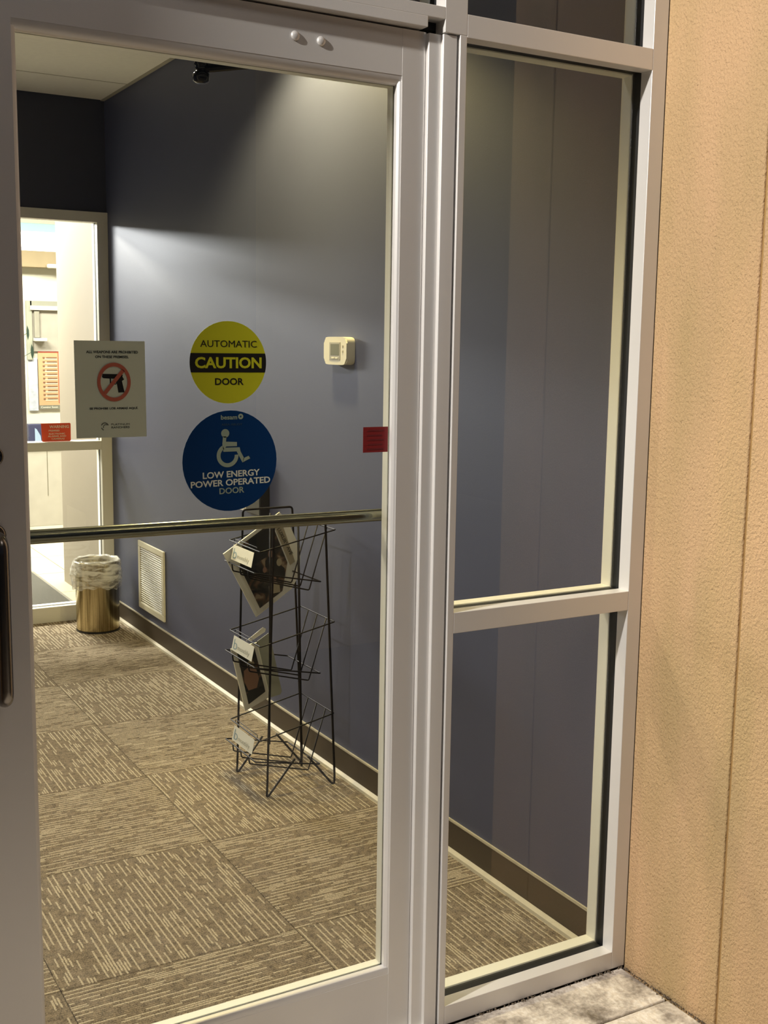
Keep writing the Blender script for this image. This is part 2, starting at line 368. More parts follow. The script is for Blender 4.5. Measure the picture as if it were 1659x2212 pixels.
# ---- stucco wall to the right of the storefront, with its control joint, and the outer face round the corner
XS = 0.960
ws = empty('wall_outside', (0, 0, 0), kind='structure')
def grid_panel(y0, y1, nm):
    return MB().box(XS, XS+0.5, y0, y1, -0.02, 3.9, 0.003).build(nm, STUCCO, ws)
grid_panel(-0.3015, 0.0, 'stucco_panel'); grid_panel(-0.48, -0.3085, 'stucco_panel')
MB().box(XS+0.005, XS+0.5, -0.3085, -0.3015, -0.02, 3.9).build('control_joint', pm('joint_bead', (0.36, 0.22, 0.08), 0.9), ws)
MB().box(XS+0.5, 5.5, -0.48, 0.0, -0.02, 3.9).build('stucco_panel', STUCCO, ws)
pier = MB().box(1.40, 2.30, -3.20, -3.0, -0.02, 3.9, 0.004).build('reflection_pier', STUCCO, kind='structure')  # unseen pier added so the door glass mirrors a lighter band
MB().box(-5, 5.5, -3.9, 0.0, 3.9, 4.05).build('ceiling_porch', pm('porch_soffit', (0.5, 0.45, 0.38), 0.9), kind='structure')
# ---- lobby beyond the inner glass
MB().box(-4, 3.5, YB+0.12, 10, ZC, ZC+0.1).build('ceiling_lobby', LWHITE, kind='structure')
lf = MB().box(-4, 3.5, YB+0.10, 10, -0.1, -0.008).build('floor_lobby', pm('grout', (0.35, 0.31, 0.24), 0.8), kind='structure')
TILE = pm('cream_floor_tile', (0.46, 0.42, 0.30), 0.25, 0, 0.06, 5)
for i in range(-1, 4):
    for j in range(6):
        x0 = -0.2+0.61*i; y0 = 4.31+0.61*j
        MB().box(x0+0.003, x0+0.607, y0+0.003, y0+0.607, -0.008, 0.0, 0.001).build('floor_tile', TILE, lf)
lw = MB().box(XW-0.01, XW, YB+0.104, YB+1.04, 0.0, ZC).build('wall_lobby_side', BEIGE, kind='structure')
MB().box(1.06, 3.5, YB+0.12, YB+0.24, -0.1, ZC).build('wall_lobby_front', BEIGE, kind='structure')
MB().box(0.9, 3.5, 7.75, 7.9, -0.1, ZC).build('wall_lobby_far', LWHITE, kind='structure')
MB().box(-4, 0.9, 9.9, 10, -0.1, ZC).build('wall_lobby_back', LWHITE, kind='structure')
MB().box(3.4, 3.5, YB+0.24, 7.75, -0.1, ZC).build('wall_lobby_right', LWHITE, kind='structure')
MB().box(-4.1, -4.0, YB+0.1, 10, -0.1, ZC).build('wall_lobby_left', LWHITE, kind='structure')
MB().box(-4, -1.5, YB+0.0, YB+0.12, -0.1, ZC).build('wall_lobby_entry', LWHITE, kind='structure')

# ================================================================== STOREFRONT
def member(parent, nm, x0, x1, z0, z1, ins, y=0.0, d=0.10, g0=0.036, g1=0.066, outer=ALU, inner=ALUIN):
    """centre-glazed frame member: outer half, recessed black glazing channel, inner half.
    ins = (left,right,bottom,top) insets of the channel"""
    b = 0.0012
    MB().box(x0, x1, y, y+g0, z0, z1, b).build(nm, outer, parent)
    a, c, e, f = ins
    MB().box(x0+a, x1-c, y+g0, y+g1, z0+e, z1-f).build('glazing_channel', GASKET, parent)
    MB().box(x0, x1, y+g1, y+d, z0, z1, b).build('inner_'+nm, inner, parent)
def pane(parent, x0, x1, z0, z1, y, t=0.006):
    o = MB().box(x0, x1, y, y+t, z0, z1).build('glass_pane', GLASS, parent)
    # single sheet: keep only the outer face so light is dimmed and mirrored once
    bm = bmesh.new(); bm.from_mesh(o.data)
    kill = [f for f in bm.faces if f.normal.y > -0.9]; bmesh.ops.delete(bm, geom=kill, context='FACES'); bm.to_mesh(o.data); bm.free()
    return o
XM0, XM1 = 0.3731, 0.4256; XJ0, XJ1 = 0.919, 0.967
ZH0, ZH1 = 2.1437, 2.187; ZTOP = 3.10
# sidelite
w1 = empty('window_1', (0, 0, 0), kind='structure')
member(w1, 'jamb', XJ0, XJ1-0.007, 0.0, ZTOP, (0.003, 0, 0, 0))
MB().box(XJ1-0.009, XJ1-0.001, 0.004, 0.036, 0.0, ZTOP).build('sealant_bead', pm('sealant', (0.16, 0.12, 0.08), 0.9, 0, 0.4, 60), w1)
member(w1, 'transom_rail', XM1, XJ0, 2.136, 2.181, (0, 0, 0.003, 0.003))
member(w1, 'mid_rail', XM1, XJ0, 0.912, 0.958, (0, 0, 0.003, 0.003))
member(w1, 'bottom_rail', XM1, XJ0, 0.0, 0.0455, (0, 0, 0, 0.004))
pane(w1, XM1-0.004, XJ0+0.004, 0.042, 0.915, 0.048); pane(w1, XM1-0.004, XJ0+0.004, 0.955, 2.139, 0.048)
pane(w1, XM1-0.004, XJ0+0.004, 2.178, ZTOP, 0.048)
# mullion between door and sidelite (cut back below the header for the hinge)
t2 = empty('trim_2', (0, 0, 0), kind='structure')
MB().box(XM0, XM1, 0.0, 0.036, ZH0-0.004, ZTOP, 0.001).build('mullion', ALU, t2)
MB().box(0.4095, XM1, 0.0, 0.036, 0.0, ZH0-0.004, 0.0012).build('mullion', ALU, t2)
MB().box(0.3731, 0.4095, 0.034, 0.066, 0.0, ZH0-0.004).build('glazing_channel', GASKET, t2)
MB().box(XM0+0.003, XM1-0.003, 0.036, 0.066, 0.0, ZTOP).build('glazing_channel', GASKET, t2)
MB().box(XM0, XM1, 0.066, 0.10, 0.0, ZTOP, 0.001).build('inner_mullion', ALUIN, t2)
# header over the door, notched at its right end
MB().box(-0.66, XM0, 0.0, 0.036, 2.1638, ZH1, 0.001).build('header', ALU, t2)
MB().box(-0.66, 0.333, 0.0, 0.036, ZH0, 2.1645, 0.001).build('header_lip', ALU, t2)
MB().box(-0.66, XM0, 0.036, 0.066, ZH0+0.006, ZH1-0.003).build('glazing_channel', GASKET, t2)
MB().box(-0.66, XM0, 0.066, 0.10, ZH0, ZH1, 0.001).build('inner_header', ALUIN, t2)
MB().box(-0.66, 0.372, 0.062, 0.10, 2.128, ZH0, 0.001).build('door_stop', GASKET, t2)
member(t2, 'jamb', -0.66, -0.60, 0.0, ZTOP, (0, 0.003, 0, 0))
MB().box(-1.25, -0.66, 0.0, 0.10, 0, ZTOP, 0.002).build('jamb_panel', ALU, t2)
MB().box(-0.60, XM0, 0.0, 0.10, 0.0, 0.010, 0.002).build('threshold', ALUIN, t2)
MB().box(-1.25, 0.97, 0.0, 0.10, ZTOP, ZTOP+0.05, 0.002).build('head_member', ALU, t2)
MB().box(-1.25, 0.97, 0.0, 0.12, ZTOP+0.05, 3.9).build('wall_above', STUCCO, kind='structure')
w3 = empty('window_2', (0, 0, 0), kind='structure')
pane(w3, -0.60, XM0+0.004, ZH1-0.004, ZTOP, 0.048)
# ---- continuous hinge strips
def strip(prof, nm, z0, z1, parent, mat=ALU):
    o = MB().prism(prof, 'z', z0, z1).build(nm, mat, parent); shade_auto(o, 35); return o
def rnd_left(x0, x1, y0, y1, r, n=5):
    """vertical strip profile whose front-left corner is rounded"""
    p = [(x0, y1)]
    for i in range(n+1):
        a = math.pi+ (math.pi/2)*i/n
        p.append((x0+r+r*math.cos(a), y0+r+r*math.sin(a)))
    return p+[(x1, y0), (x1, y1)]
# ---- the door
DY = 0.022
door = empty('door_1', (0, 0, 0), kind='structure')
DZ0, DZ1 = 0.012, 2.1395
def rnd_right_prof(x0, x1, y0, y1, r, n=8):
    p = [(x0, y1), (x0, y0)]
    for i in range(n+1):
        a = -math.pi/2+(math.pi/2)*i/n
        p.append((x1-r+r*math.cos(a), y0+r+r*math.sin(a)))
    return p+[(x1, y1)]
strip(rnd_right_prof(0.289, 0.3485, DY, 0.066, 0.012), 'stile', DZ0, DZ1, door)
strip([(-0.585, 0.066), (-0.585, DY), (-0.462, DY), (-0.462, 0.066)], 'stile', DZ0, DZ1, door)
MB().box(-0.462, 0.289, DY+0.0004, 0.066, 2.0511, DZ1).build('top_rail', ALU, door)
MB().box(-0.462, 0.289, DY+0.0004, 0.066, DZ0, 0.152).build('bottom_rail', ALU, door)
# glazing stops, outside (bevelled) and inside
ya, yb, yc, yd = DY, 0.0385, 0.0445, 0.066
def vstop(x, s, mat_o=ALU):
    o = MB().prism([(x, ya+0.001), (x+s*0.004, ya+0.003), (x+s*0.008, ya+0.007), (x+s*0.008, yb), (x, yb)], 'z', 0.160, 2.040).build('glazing_stop', mat_o, door)
    MB().box(min(x, x+s*0.0055), max(x, x+s*0.0055), yb, yc, 0.160, 2.040).build('gasket', GASKET, door)
    MB().box(min(x, x+s*0.008), max(x, x+s*0.008), yc, yd, 0.160, 2.040, 0.0006).build('inner_stop', ALUIN, door)
vstop(0.289, -1); vstop(-0.462, 1)
def hstop(z, s, h):
    pr = [(ya+0.001, z), (ya+0.002, z+s*h*0.35), (ya+0.006, z+s*h*0.8), (ya+0.011, z+s*h), (yb, z+s*h), (yb, z)]
    if s > 0: pr = [(ya+0.001, z), (ya+0.001, z+h-0.002), (ya+0.003, z+h), (yb, z+h), (yb, z)]
    o = MB().prism(pr, 'x', -0.462, 0.289).build('glazing_stop', ALU, door); shade_auto(o, 50)
    MB().box(-0.462, 0.289, yb, yc, min(z, z+s*(h-0.003)), max(z, z+s*(h-0.003))).build('gasket', GASKET, door)
    MB().box(-0.462, 0.289, yc, yd, min(z, z+s*h), max(z, z+s*h), 0.0006).build('inner_stop', ALUIN, door)
hstop(2.0511, -1, 0.018); hstop(0.152, 1, 0.016)
pane(door, -0.458, 0.286, 0.164, 2.038, 0.0415)
o = strip(rnd_left(0.3440, 0.3735, 0.0135, 0.030, 0.002), 'hinge_leaf', 0.0, 2.137, door)
o = strip(rnd_left(0.3725, 0.4040, 0.0045, 0.030, 0.002), 'hinge_leaf', 0.0, 2.137, door)
for x, z in ((0.0555, 2.0935), (0.1095, 2.0910)):
    o = MB().lathe_y([(0.0088, DY), (0.0088, DY-0.0015), (0.0078, DY-0.0032), (0.005, DY-0.0048), (0.002, DY-0.0054)], x, z).build('through_bolt', ALU, door, True)
# push bar on the inside
o = MB().tube(rounded([(-0.485, 0.066, 1.170), (-0.485, 0.10, 1.170), (0.315, 0.10, 1.1655), (0.315, 0.066, 1.1655)], 0.02), 0.0135, 20).build('push_bar', STEEL, door, True)
# pull handle and lock on the outside
MB().tube(rounded([(-0.518, DY, 1.19), (-0.518, -0.040, 1.190), (-0.518, -0.040, 0.908), (-0.518, DY, 0.908)], 0.022, 8), 0.0125, 20).build('pull_handle', DARKSTEEL, door, True)
MB().lathe_y([(0.021, DY), (0.021, DY-0.004), (0.016, DY-0.007)], -0.518, 1.19).build('handle_flange', DARKSTEEL, door, True)
MB().lathe_y([(0.021, DY), (0.021, DY-0.004), (0.016, DY-0.007)], -0.518, 0.908).build('handle_flange', DARKSTEEL, door, True)
MB().lathe_y([(0.0185, DY), (0.0175, DY-0.006), (0.013, DY-0.009), (0.012, DY-0.006)], -0.515, 1.3277, 32).build('lock_cylinder', DARKSTEEL, door, True)

# ---- door operator above the door, inside
op = empty('door_operator', (0, 0, 0), 'black swing door operator arm folded behind the top of the glass door', 'door closer')
MB().box(-0.50, 0.33, 0.10, 0.22, 2.19, 2.34, 0.004).build('operator_box', BLACKP, op)
MB().box(0.15, 0.24, 0.12, 0.19, 2.10, 2.19, 0.004).build('spindle', BLACKP, op)
MB().tube([(0.20, 0.155, 2.128), (-0.055, 0.20, 2.062)], 0.008, 8).box(-0.075, 0.20, 0.185, 0.205, 2.075, 2.083).build('main_arm', BLACKP, op)
MB().tube([(-0.062, 0.20, 2.052), (0.21, 0.075, 2.088)], 0.007, 8).build('link_arm', pm('polished_black', (0.02, 0.02, 0.02), 0.15, 0.6), op)
MB().lathe([(0.008, 0), (0.0155, 0.004), (0.0165, 0.018), (0.011, 0.022), (0.011, 0.032), (0.014, 0.034), (0.012, 0.044), (0.005, 0.048)], -0.062, 0.20, 2.026, 20).build('elbow_joint', pm('chromed_black', (0.03, 0.03, 0.03), 0.12, 0.8), op, True)

# ---- inner storefront at the far end of the vestibule
w4 = empty('window_3', (0, 0, 0), kind='structure')
ALU2 = pm('warm_aluminium', (0.66, 0.64, 0.55), 0.5, 0.1)
def mem2(nm, x0, x1, z0, z1, ins): member(w4, nm, x0, x1, z0, z1, ins, y=YB-0.02, outer=ALU2, inner=ALUIN)
mem2('jamb', 0.878, XW, 0, 2.147, (0.003, 0, 0, 0))
mem2('header', -1.5, XW, 2.147, 2.20, (0, 0, 0.003, 0))
mem2('mid_rail', 0.27, 0.878, 0.9365, 0.984, (0, 0, 0.003, 0.003))
mem2('bottom_rail', 0.27, 0.878, 0.0, 0.085, (0, 0, 0, 0.004))
mem2('mullion', 0.22, 0.27, 0, 2.147, (0.003, 0.003, 0, 0))
mem2('mullion', -0.75, -0.70, 0, 2.147, (0.003, 0.003, 0, 0))
mem2('bottom_rail', -1.5, -0.75, 0.0, 0.085, (0, 0, 0, 0.004))
pane(w4, 0.266, 0.882, 0.08, 0.94, YB+0.03); pane(w4, 0.266, 0.882, 0.98, 2.15, YB+0.03); pane(w4, -1.5, -0.746, 0.08, 2.15, YB+0.03)
d2 = empty('door_2', (0, 0, 0), kind='structure')
for a, b in ((-0.695, -0.635), (0.155, 0.215)): MB().box(a, b, YB, YB+0.045, 0.01, 2.14, 0.002).build('stile', ALU2, d2)
MB().box(-0.635, 0.155, YB, YB+0.045, 2.05, 2.14, 0.002).build('top_rail', ALU2, d2)
MB().box(-0.635, 0.155, YB, YB+0.045, 0.01, 0.16, 0.002).build('bottom_rail', ALU2, d2)
pane(d2, -0.64, 0.16, 0.155, 2.055, YB+0.02)
MB().tube([(-0.66, YB-0.04, 1.05), (0.18, YB-0.04, 1.05)], 0.013, 12).build('push_bar', STEEL, d2, True)

# ================================================================== STICKERS ON THE DOOR GLASS
GY = 0.0412
YEL = pm('yellow_vinyl', (0.60, 0.61, 0.014), 0.5); BLK = pm('black_vinyl', (0.006, 0.006, 0.005), 0.5)
BLU = pm('blue_vinyl', (0.0, 0.035, 0.14), 0.4, spec=0.3); PALE = pm('pale_print', (0.34, 0.42, 0.32), 0.5)
WPR = pm('white_print', (0.75, 0.78, 0.65), 0.5)
cx, cz = -0.0733, 1.4887; U1 = 0.0776/285; V1 = 0.0776/306
s1 = flat('caution_sticker', [circ(cx, cz, 0.0776)], YEL, None, GY)
tag(s1, 'round yellow and black caution sticker on the door glass', 'sticker')
band = []
zt, zb_ = cz+68*V1, cz-74*V1
at, ab = math.asin((zt-cz)/0.0777), math.asin((zb_-cz)/0.0777)
band = [(cx+0.0777*math.cos(ab+(at-ab)*i/12), cz+0.0777*math.sin(ab+(at-ab)*i/12)) for i in range(13)] + [(cx-0.0777*math.cos(at+(ab-at)*i/12), cz+0.0777*math.sin(at+(ab-at)*i/12)) for i in range(13)]
flat('black_band', [band], BLK, s1, GY-0.0004)
text('lettering', 'AUTOMATIC', 420*U1, 50*V1, BLK, s1, face_y(cx+3*U1, GY-0.0006, cz+138*V1), 0.0)
text('lettering', 'CAUTION', 497*U1, 84*V1, YEL, s1, face_y(cx+2*U1, GY-0.0010, cz-2*V1), 0.03)
text('lettering', 'DOOR', 213*U1, 52*V1, BLK, s1, face_y(cx+6*U1, GY-0.0006, cz-142*V1), 0.02)
bx, bz = -0.0702, 1.3009; R2 = 0.0970; u2 = R2/730; v2 = R2/775
def B(x, y): return (bx+(x-829)*u2, bz-(y-829)*v2)
s2 = flat('wheelchair_sticker', [circ(bx, bz, R2)], BLU, None, GY)
tag(s2, 'round dark blue wheelchair sticker below the yellow caution sticker', 'sticker')
arc = ringq(*B(785, 745), 110*u2, 168*u2, math.radians(118), math.radians(364), 36)
hd = circ(*B(750, 402), 62*u2, n=24)
polys = [[B(715, 450), B(768, 450), B(760, 530), B(930, 540), B(930, 603), B(765, 603), B(748, 622), B(748, 684), B(720, 684), B(705, 560)],
         [B(748, 622), B(972, 622), B(985, 684), B(748, 684)], [B(925, 684), B(985, 684), B(1042, 795), B(1015, 858)],
         [B(1015, 858), B(1030, 795), B(1112, 760), B(1136, 800)]]
flat('wheelchair_symbol', arc+[hd]+polys, PALE, s2, GY-0.0004)
text('lettering', 'LOW ENERGY', 885*u2, 100*v2, WPR, s2, face_y(*[B(845, 1030)[0], GY-0.0006, B(845, 1030)[1]], tilt=math.radians(-1.2)), 0.02)
text('lettering', 'POWER OPERATED', 1235*u2, 100*v2, WPR, s2, face_y(B(838, 1158)[0], GY-0.0006, B(838, 1158)[1], tilt=math.radians(-1.2)), 0.02)
text('lettering', 'DOOR', 385*u2, 95*v2, PALE, s2, face_y(B(848, 1285)[0], GY-0.0006, B(848, 1285)[1], tilt=math.radians(-1.2)), 0.015)
text('lettering', 'besam', 250*u2, 70*v2, PALE, s2, face_y(B(810, 158)[0], GY-0.0006, B(810, 158)[1]), 0.02)
text('lettering', 'ASSA ABLOY', 320*u2, 32*v2, pm('faint_print', (0.03, 0.07, 0.12), 0.5), s2, face_y(B(855, 268)[0], GY-0.0006, B(855, 268)[1]), 0.0)
flat('emblem', ringq(*B(990, 150), 14*u2, 40*u2, n=16), PALE, s2, GY-0.0004)
# weapons notice
SIGN = pm('grey_green_notice_card', (0.72, 0.78, 0.60), 0.6)
s3 = flat('weapons_notice', [[(-0.3650, 1.3526), (-0.2356, 1.3526), (-0.2366, 1.5262), (-0.3658, 1.5262)]], SIGN, None, GY)
tag(s3, 'rectangular no weapons notice with crossed out handgun on door glass', 'sign')
def G(x, y): return (-0.3007+(x-787)*9.14e-5, 1.5262-(y-130)*8.98e-5)
INK = pm('dark_ink', (0.012, 0.014, 0.008), 0.6); REDI = pm('brick_red_ink', (0.55, 0.14, 0.08), 0.6); GREYI = pm('grey_ink', (0.12, 0.13, 0.09), 0.6)
def gt(body, x, y, wd, ht, mat=INK, bold=0.02, tl=0): text('lettering', body, wd*9.14e-5, ht*8.98e-5, mat, s3, face_y(G(x, y)[0], GY-0.0006, G(x, y)[1], tilt=tl), bold)
gt('ALL WEAPONS ARE PROHIBITED', 828, 352, 1035, 52); gt('ON THESE PREMISES.', 822, 448, 670, 50)
gt('SE PROHIBE LOS ARMAS AQU\u00cd.', 842, 1475, 975, 58)
gt('PLATINUM', 965, 1800, 370, 34, GREYI, 0.0); gt('RANCHERS', 965, 1862, 370, 40, GREYI, 0.01)
gun = [[G(*q) for q in ((625, 785), (930, 792), (985, 800), (1030, 805), (1022, 840), (1045, 885), (1060, 892), (1010, 930), (1058, 1155), (935, 1160), (905, 970), (880, 960), (895, 880), (770, 880), (640, 872), (612, 845))]]
flat('handgun_symbol', gun+[[G(765, 880), G(790, 880), G(792, 965), G(880, 985), G(905, 970), G(905, 985), G(880, 1000), G(770, 985)]], BLK, s3, GY-0.0004)
rc = G(850, 950)
flat('prohibition_ring', ringq(rc[0], rc[1], 0.0248, 0.0308, n=48, sc=1.13)+[[G(1010, 690), G(1070, 735), G(690, 1195), G(630, 1150)]], REDI, s3, GY-0.0010)
flat('emblem', ringq(*G(650, 1840), 0.0058, 0.0072, math.radians(20), math.radians(160), 14)+ringq(*G(650, 1840), 0.0058, 0.0072, math.radians(200), math.radians(250), 8)+ringq(*G(670, 1850), 0.0040, 0.0052, math.radians(60), math.radians(200), 10), GREYI, s3, GY-0.0004)
# red square sticker at the hinge edge of the glass
RED = pm('red_vinyl', (0.20, 0.008, 0.010), 0.5); RED2 = pm('dull_red_print', (0.13, 0.005, 0.008), 0.6)
s4 = flat('red_sticker', [[(0.2205, 1.3067), (0.2790, 1.3067), (0.2790, 1.3590), (0.2205, 1.3590)]], RED, None, GY)
tag(s4, 'small dark red square sticker at the hinge edge of the door glass', 'sticker')
flat('faint_print', [ [(0.229, 1.312+k*0.0095), (0.268-0.004*(k % 2), 1.312+k*0.0095), (0.268-0.004*(k % 2), 1.3150+k*0.0095), (0.229+0.004*(k % 3), 1.3150+k*0.0095)] for k in range(5)], RED2, s4, GY-0.0004)
# red-orange alarm sticker on the inner glass
GY2 = YB+0.0295
s5 = flat('alarm_sticker', [[(0.570, 0.984), (0.719, 0.984), (0.724, 0.989), (0.7245, 1.078), (0.720, 1.082), (0.566, 1.082)]], pm('orange_red_vinyl', (0.80, 0.085, 0.02), 0.5), None, GY2)
tag(s5, 'orange-red warning sticker with white print on the inner storefront glass', 'sticker')
OW = pm('cream_print', (0.80, 0.68, 0.50), 0.5)
for body, x, z, wd, ht in (('WARNING', 0.663, 1.063, 0.105, 0.016), ('PREMISES', 0.635, 1.042, 0.058, 0.009), ('ELECTRONIC', 0.650, 1.025, 0.086, 0.009), ('ALARMS AND', 0.650, 1.012, 0.098, 0.009), ('CAMERAS', 0.655, 0.998, 0.070, 0.009)):
    text('lettering', body, wd, ht, OW, s5, face_y(x, GY2-0.0006, z), 0.02)

# ================================================================== WALL THINGS
# thermostat
th = empty('thermostat', (XW, 1.47, 1.50), 'cream wall thermostat with small grey screen on the navy wall', 'thermostat')
og = (XW, 1.47, 1.50)
prof = []
ycen, zcen, hy, hz = 1.478, 1.503, 0.083, 0.047
for i in range(40):
    a = 2*math.pi*i/40; c, s_ = math.cos(a), math.sin(a); e = 0.33
    prof.append((ycen+hy*math.copysign(abs(c)**e, c), zcen+hz*math.copysign(abs(s_)**e, s_)))
o = MB(og).prism(prof, 'x', XW-0.034, XW-0.001); bmesh.ops.bevel(o.b, geom=[e for e in o.b.edges if all(abs(v.co.x+0.034) < 1e-5 for v in e.verts)], offset=0.004, segments=3, affect='EDGES')
o = o.build('body', CREAM, th); shade_auto(o, 40)
MB(og).box(XW-0.0355, XW-0.033, 1.438, 1.517, 1.472, 1.532, 0.001).build('bezel', pm('warm_grey_plastic', (0.38, 0.36, 0.28), 0.5), th)
MB(og).box(XW-0.0362, XW-0.034, 1.446, 1.507, 1.488, 1.526, 0.0005).build('screen', pm('lcd', (0.20, 0.21, 0.17), 0.2), th)
for k in range(2): MB(og).box(XW-0.0372, XW-0.034, 1.453+k*0.026, 1.473+k*0.026, 1.476, 1.481, 0.001).build('button', CREAM, th)
for k in range(2): MB(og).box(XW-0.0358, XW-0.033, 1.418, 1.424, 1.497+k*0.017, 1.505+k*0.017, 0.0005).build('button', pm('tan_button', (0.5, 0.45, 0.33), 0.5), th)
# louvred grille
og = (XW, 3.525, 0.15)
vt = empty('air_grille', og, 'cream louvred return air grille low on the navy wall', 'vent')
y0, y1, z0, z1 = 3.330, 3.722, 0.149, 0.503; bw = 0.030
MB(og).box(XW-0.012, XW-0.001, y0, y1, z0, z0+bw, 0.002).box(XW-0.012, XW-0.001, y0, y1, z1-bw, z1, 0.002).box(XW-0.012, XW-0.001, y0, y0+bw, z0+bw, z1-bw, 0.002).box(XW-0.012, XW-0.001, y1-bw, y1, z0+bw, z1-bw, 0.002).build('frame', CREAM, vt)
MB(og).box(XW-0.002, XW-0.001, y0+bw, y1-bw, z0+bw, z1-bw).build('backing', pm('duct_shadow', (0.06, 0.05, 0.035), 0.9), vt)
m = MB(og); ns = 26
for k in range(ns):
    zc = z0+bw+(k+0.5)*(z1-z0-2*bw)/ns
    m.prism([(XW-0.0105, zc-0.0035), (XW-0.0098, zc-0.0042), (XW-0.003, zc+0.0010), (XW-0.0037, zc+0.0030)], 'y', y0+bw, y1-bw)
m.build('louvre_slats', CREAM, vt, kind='stuff')
# black wall actuator with a white plate
og = (XW, 2.16, 0.9)
ac = empty('wall_actuator', og, 'black wall box with white side plate above the magazine rack', 'switch')
MB(og).box(XW-0.045, XW-0.001, 2.085, 2.222, 0.852, 1.06, 0.004).build('box', BLACKP, ac)
MB(og).box(XW-0.048, XW-0.001, 2.232, 2.345, 0.855, 0.965, 0.003).build('white_plate', WHITE, ac)

# ================================================================== WASTE BIN
og = (0.765, 3.925, 0.0)
bn = empty('waste_bin', og, 'round brushed steel waste bin by the inner glass wall', 'bin')
def bin_steel():
    m, nt, b = nmat('streaked_bin_steel'); N, L = nt.nodes, nt.links
    b.inputs['Metallic'].default_value = 1.0; b.inputs['Roughness'].default_value = 0.27
    tc = N.new('ShaderNodeTexCoord'); mp = N.new('ShaderNodeMapping'); mp.inputs['Scale'].default_value = (60, 60, 1.2); L.new(tc.outputs['Object'], mp.inputs[0])
    n = N.new('ShaderNodeTexNoise'); n.inputs['Scale'].default_value = 1.5; n.inputs['Detail'].default_value = 4; L.new(mp.outputs[0], n.inputs[0])
    r = N.new('ShaderNodeValToRGB'); e = r.color_ramp.elements; e[0].position = 0.35; e[0].color = (0.30, 0.24, 0.12, 1); e[1].position = 0.65; e[1].color = (0.72, 0.62, 0.38, 1)
    L.new(n.outputs[0], r.inputs[0]); L.new(r.outputs[0], b.inputs['Base Color']); return m
BSTEEL = bin_steel()
RB = 0.112
o = MB(og).lathe([(RB-0.001, 0.0), (RB, 0.004), (RB+0.001, 0.365), (RB+0.004, 0.372), (RB, 0.376), (RB-0.003, 0.370), (RB-0.004, 0.02), (0.001, 0.015)], og[0], og[1], 0, 48).build('shell', BSTEEL, bn); shade_auto(o, 40)
o = MB(og).lathe([(RB+0.002, 0.0), (RB+0.002, 0.010)], og[0], og[1], 0, 48, False).build('base_ring', BLACKP, bn, True)
# liner folded over the rim: its own thing, hangs on the bin
m = MB(og); n = 72; rows = [(RB-0.012, 0.20), (RB-0.009, 0.30), (RB-0.004, 0.372), (RB+0.004, 0.384), (RB+0.010, 0.370), (RB+0.013, 0.335), (RB+0.018, 0.300), (RB+0.014, 0.265), (RB+0.007, 0.238)]
rings = []
for ri, (r, z) in enumerate(rows):
    ring = []
    for k in range(n):
        a = 2*math.pi*k/n
        amp = 0 if ri in (2, 3) else 1
        left = 0.5-0.5*math.cos(a-0.2)   # bag bulges out on the side away from the wall
        d = amp*(0.0035*math.sin(7*a+ri*1.3)+0.0025*math.sin(17*a+ri*2.1)+(0.010*left if ri > 4 else 0))
        dz = (0.008*math.sin(3*a+1)+0.005*math.sin(11*a+ri) if ri > 4 else 0.002*math.sin(9*a))
        if ri < 2: d = -abs(d)
        if ri > 2: d = max(d, -0.003)
        ring.append(m.b.verts.new(Vector(((r+d)*math.cos(a), (r+d)*math.sin(a), z+dz))))
    rings.append(ring)
for A, Bq in zip(rings, rings[1:]):
    for k in range(n): m.b.faces.new((A[k], A[(k+1) % n], Bq[(k+1) % n], Bq[k]))
o = m.build('bin_liner', LINER, None, True); o.location = og
tag(o, 'clear crumpled plastic bag lining the waste bin', 'bin liner')

# ================================================================== MAGAZINE RACK
og = (0.74, 1.53, 0.0)
rk = empty('magazine_rack', og, 'tall black wire magazine rack standing by the navy wall', 'magazine rack')
WR = 0.0036
def side_frame(y, top):
    pts = [(0.714 if y > 1.5 else 0.7194, y, 0.118), (0.622, y, WR), (0.614, y, WR), (0.616, y, 0.03), (0.641, y, top), (0.830, y, top), (0.873, y, 0.03), (0.872, y, WR), (0.862, y, WR), (0.769, y, 0.118)]
    MB(og).tube(rounded(pts, 0.012, 4), WR+0.0004, 8).build('side_frame', BLACKWIRE, rk, True)
side_frame(1.40, 0.940); side_frame(1.66, 0.950)
MB(og).tube([(0.6866, 1.53, 0.953), (0.683, 1.53, 0.134)], WR, 8).build('post', BLACKWIRE, rk, True)
MB(og).tube([(0.7905, 1.53, 0.935), (0.808, 1.53, 0.034)], WR+0.0008, 8).build('post', BLACKWIRE, rk, True)
WW = 0.0025
CARD = pm('cream_card', (0.92, 0.90, 0.76), 0.5); CB = pm('faded_blue_print', (0.30, 0.42, 0.46), 0.6); CG = pm('faded_grey_print', (0.50, 0.50, 0.42), 0.6)
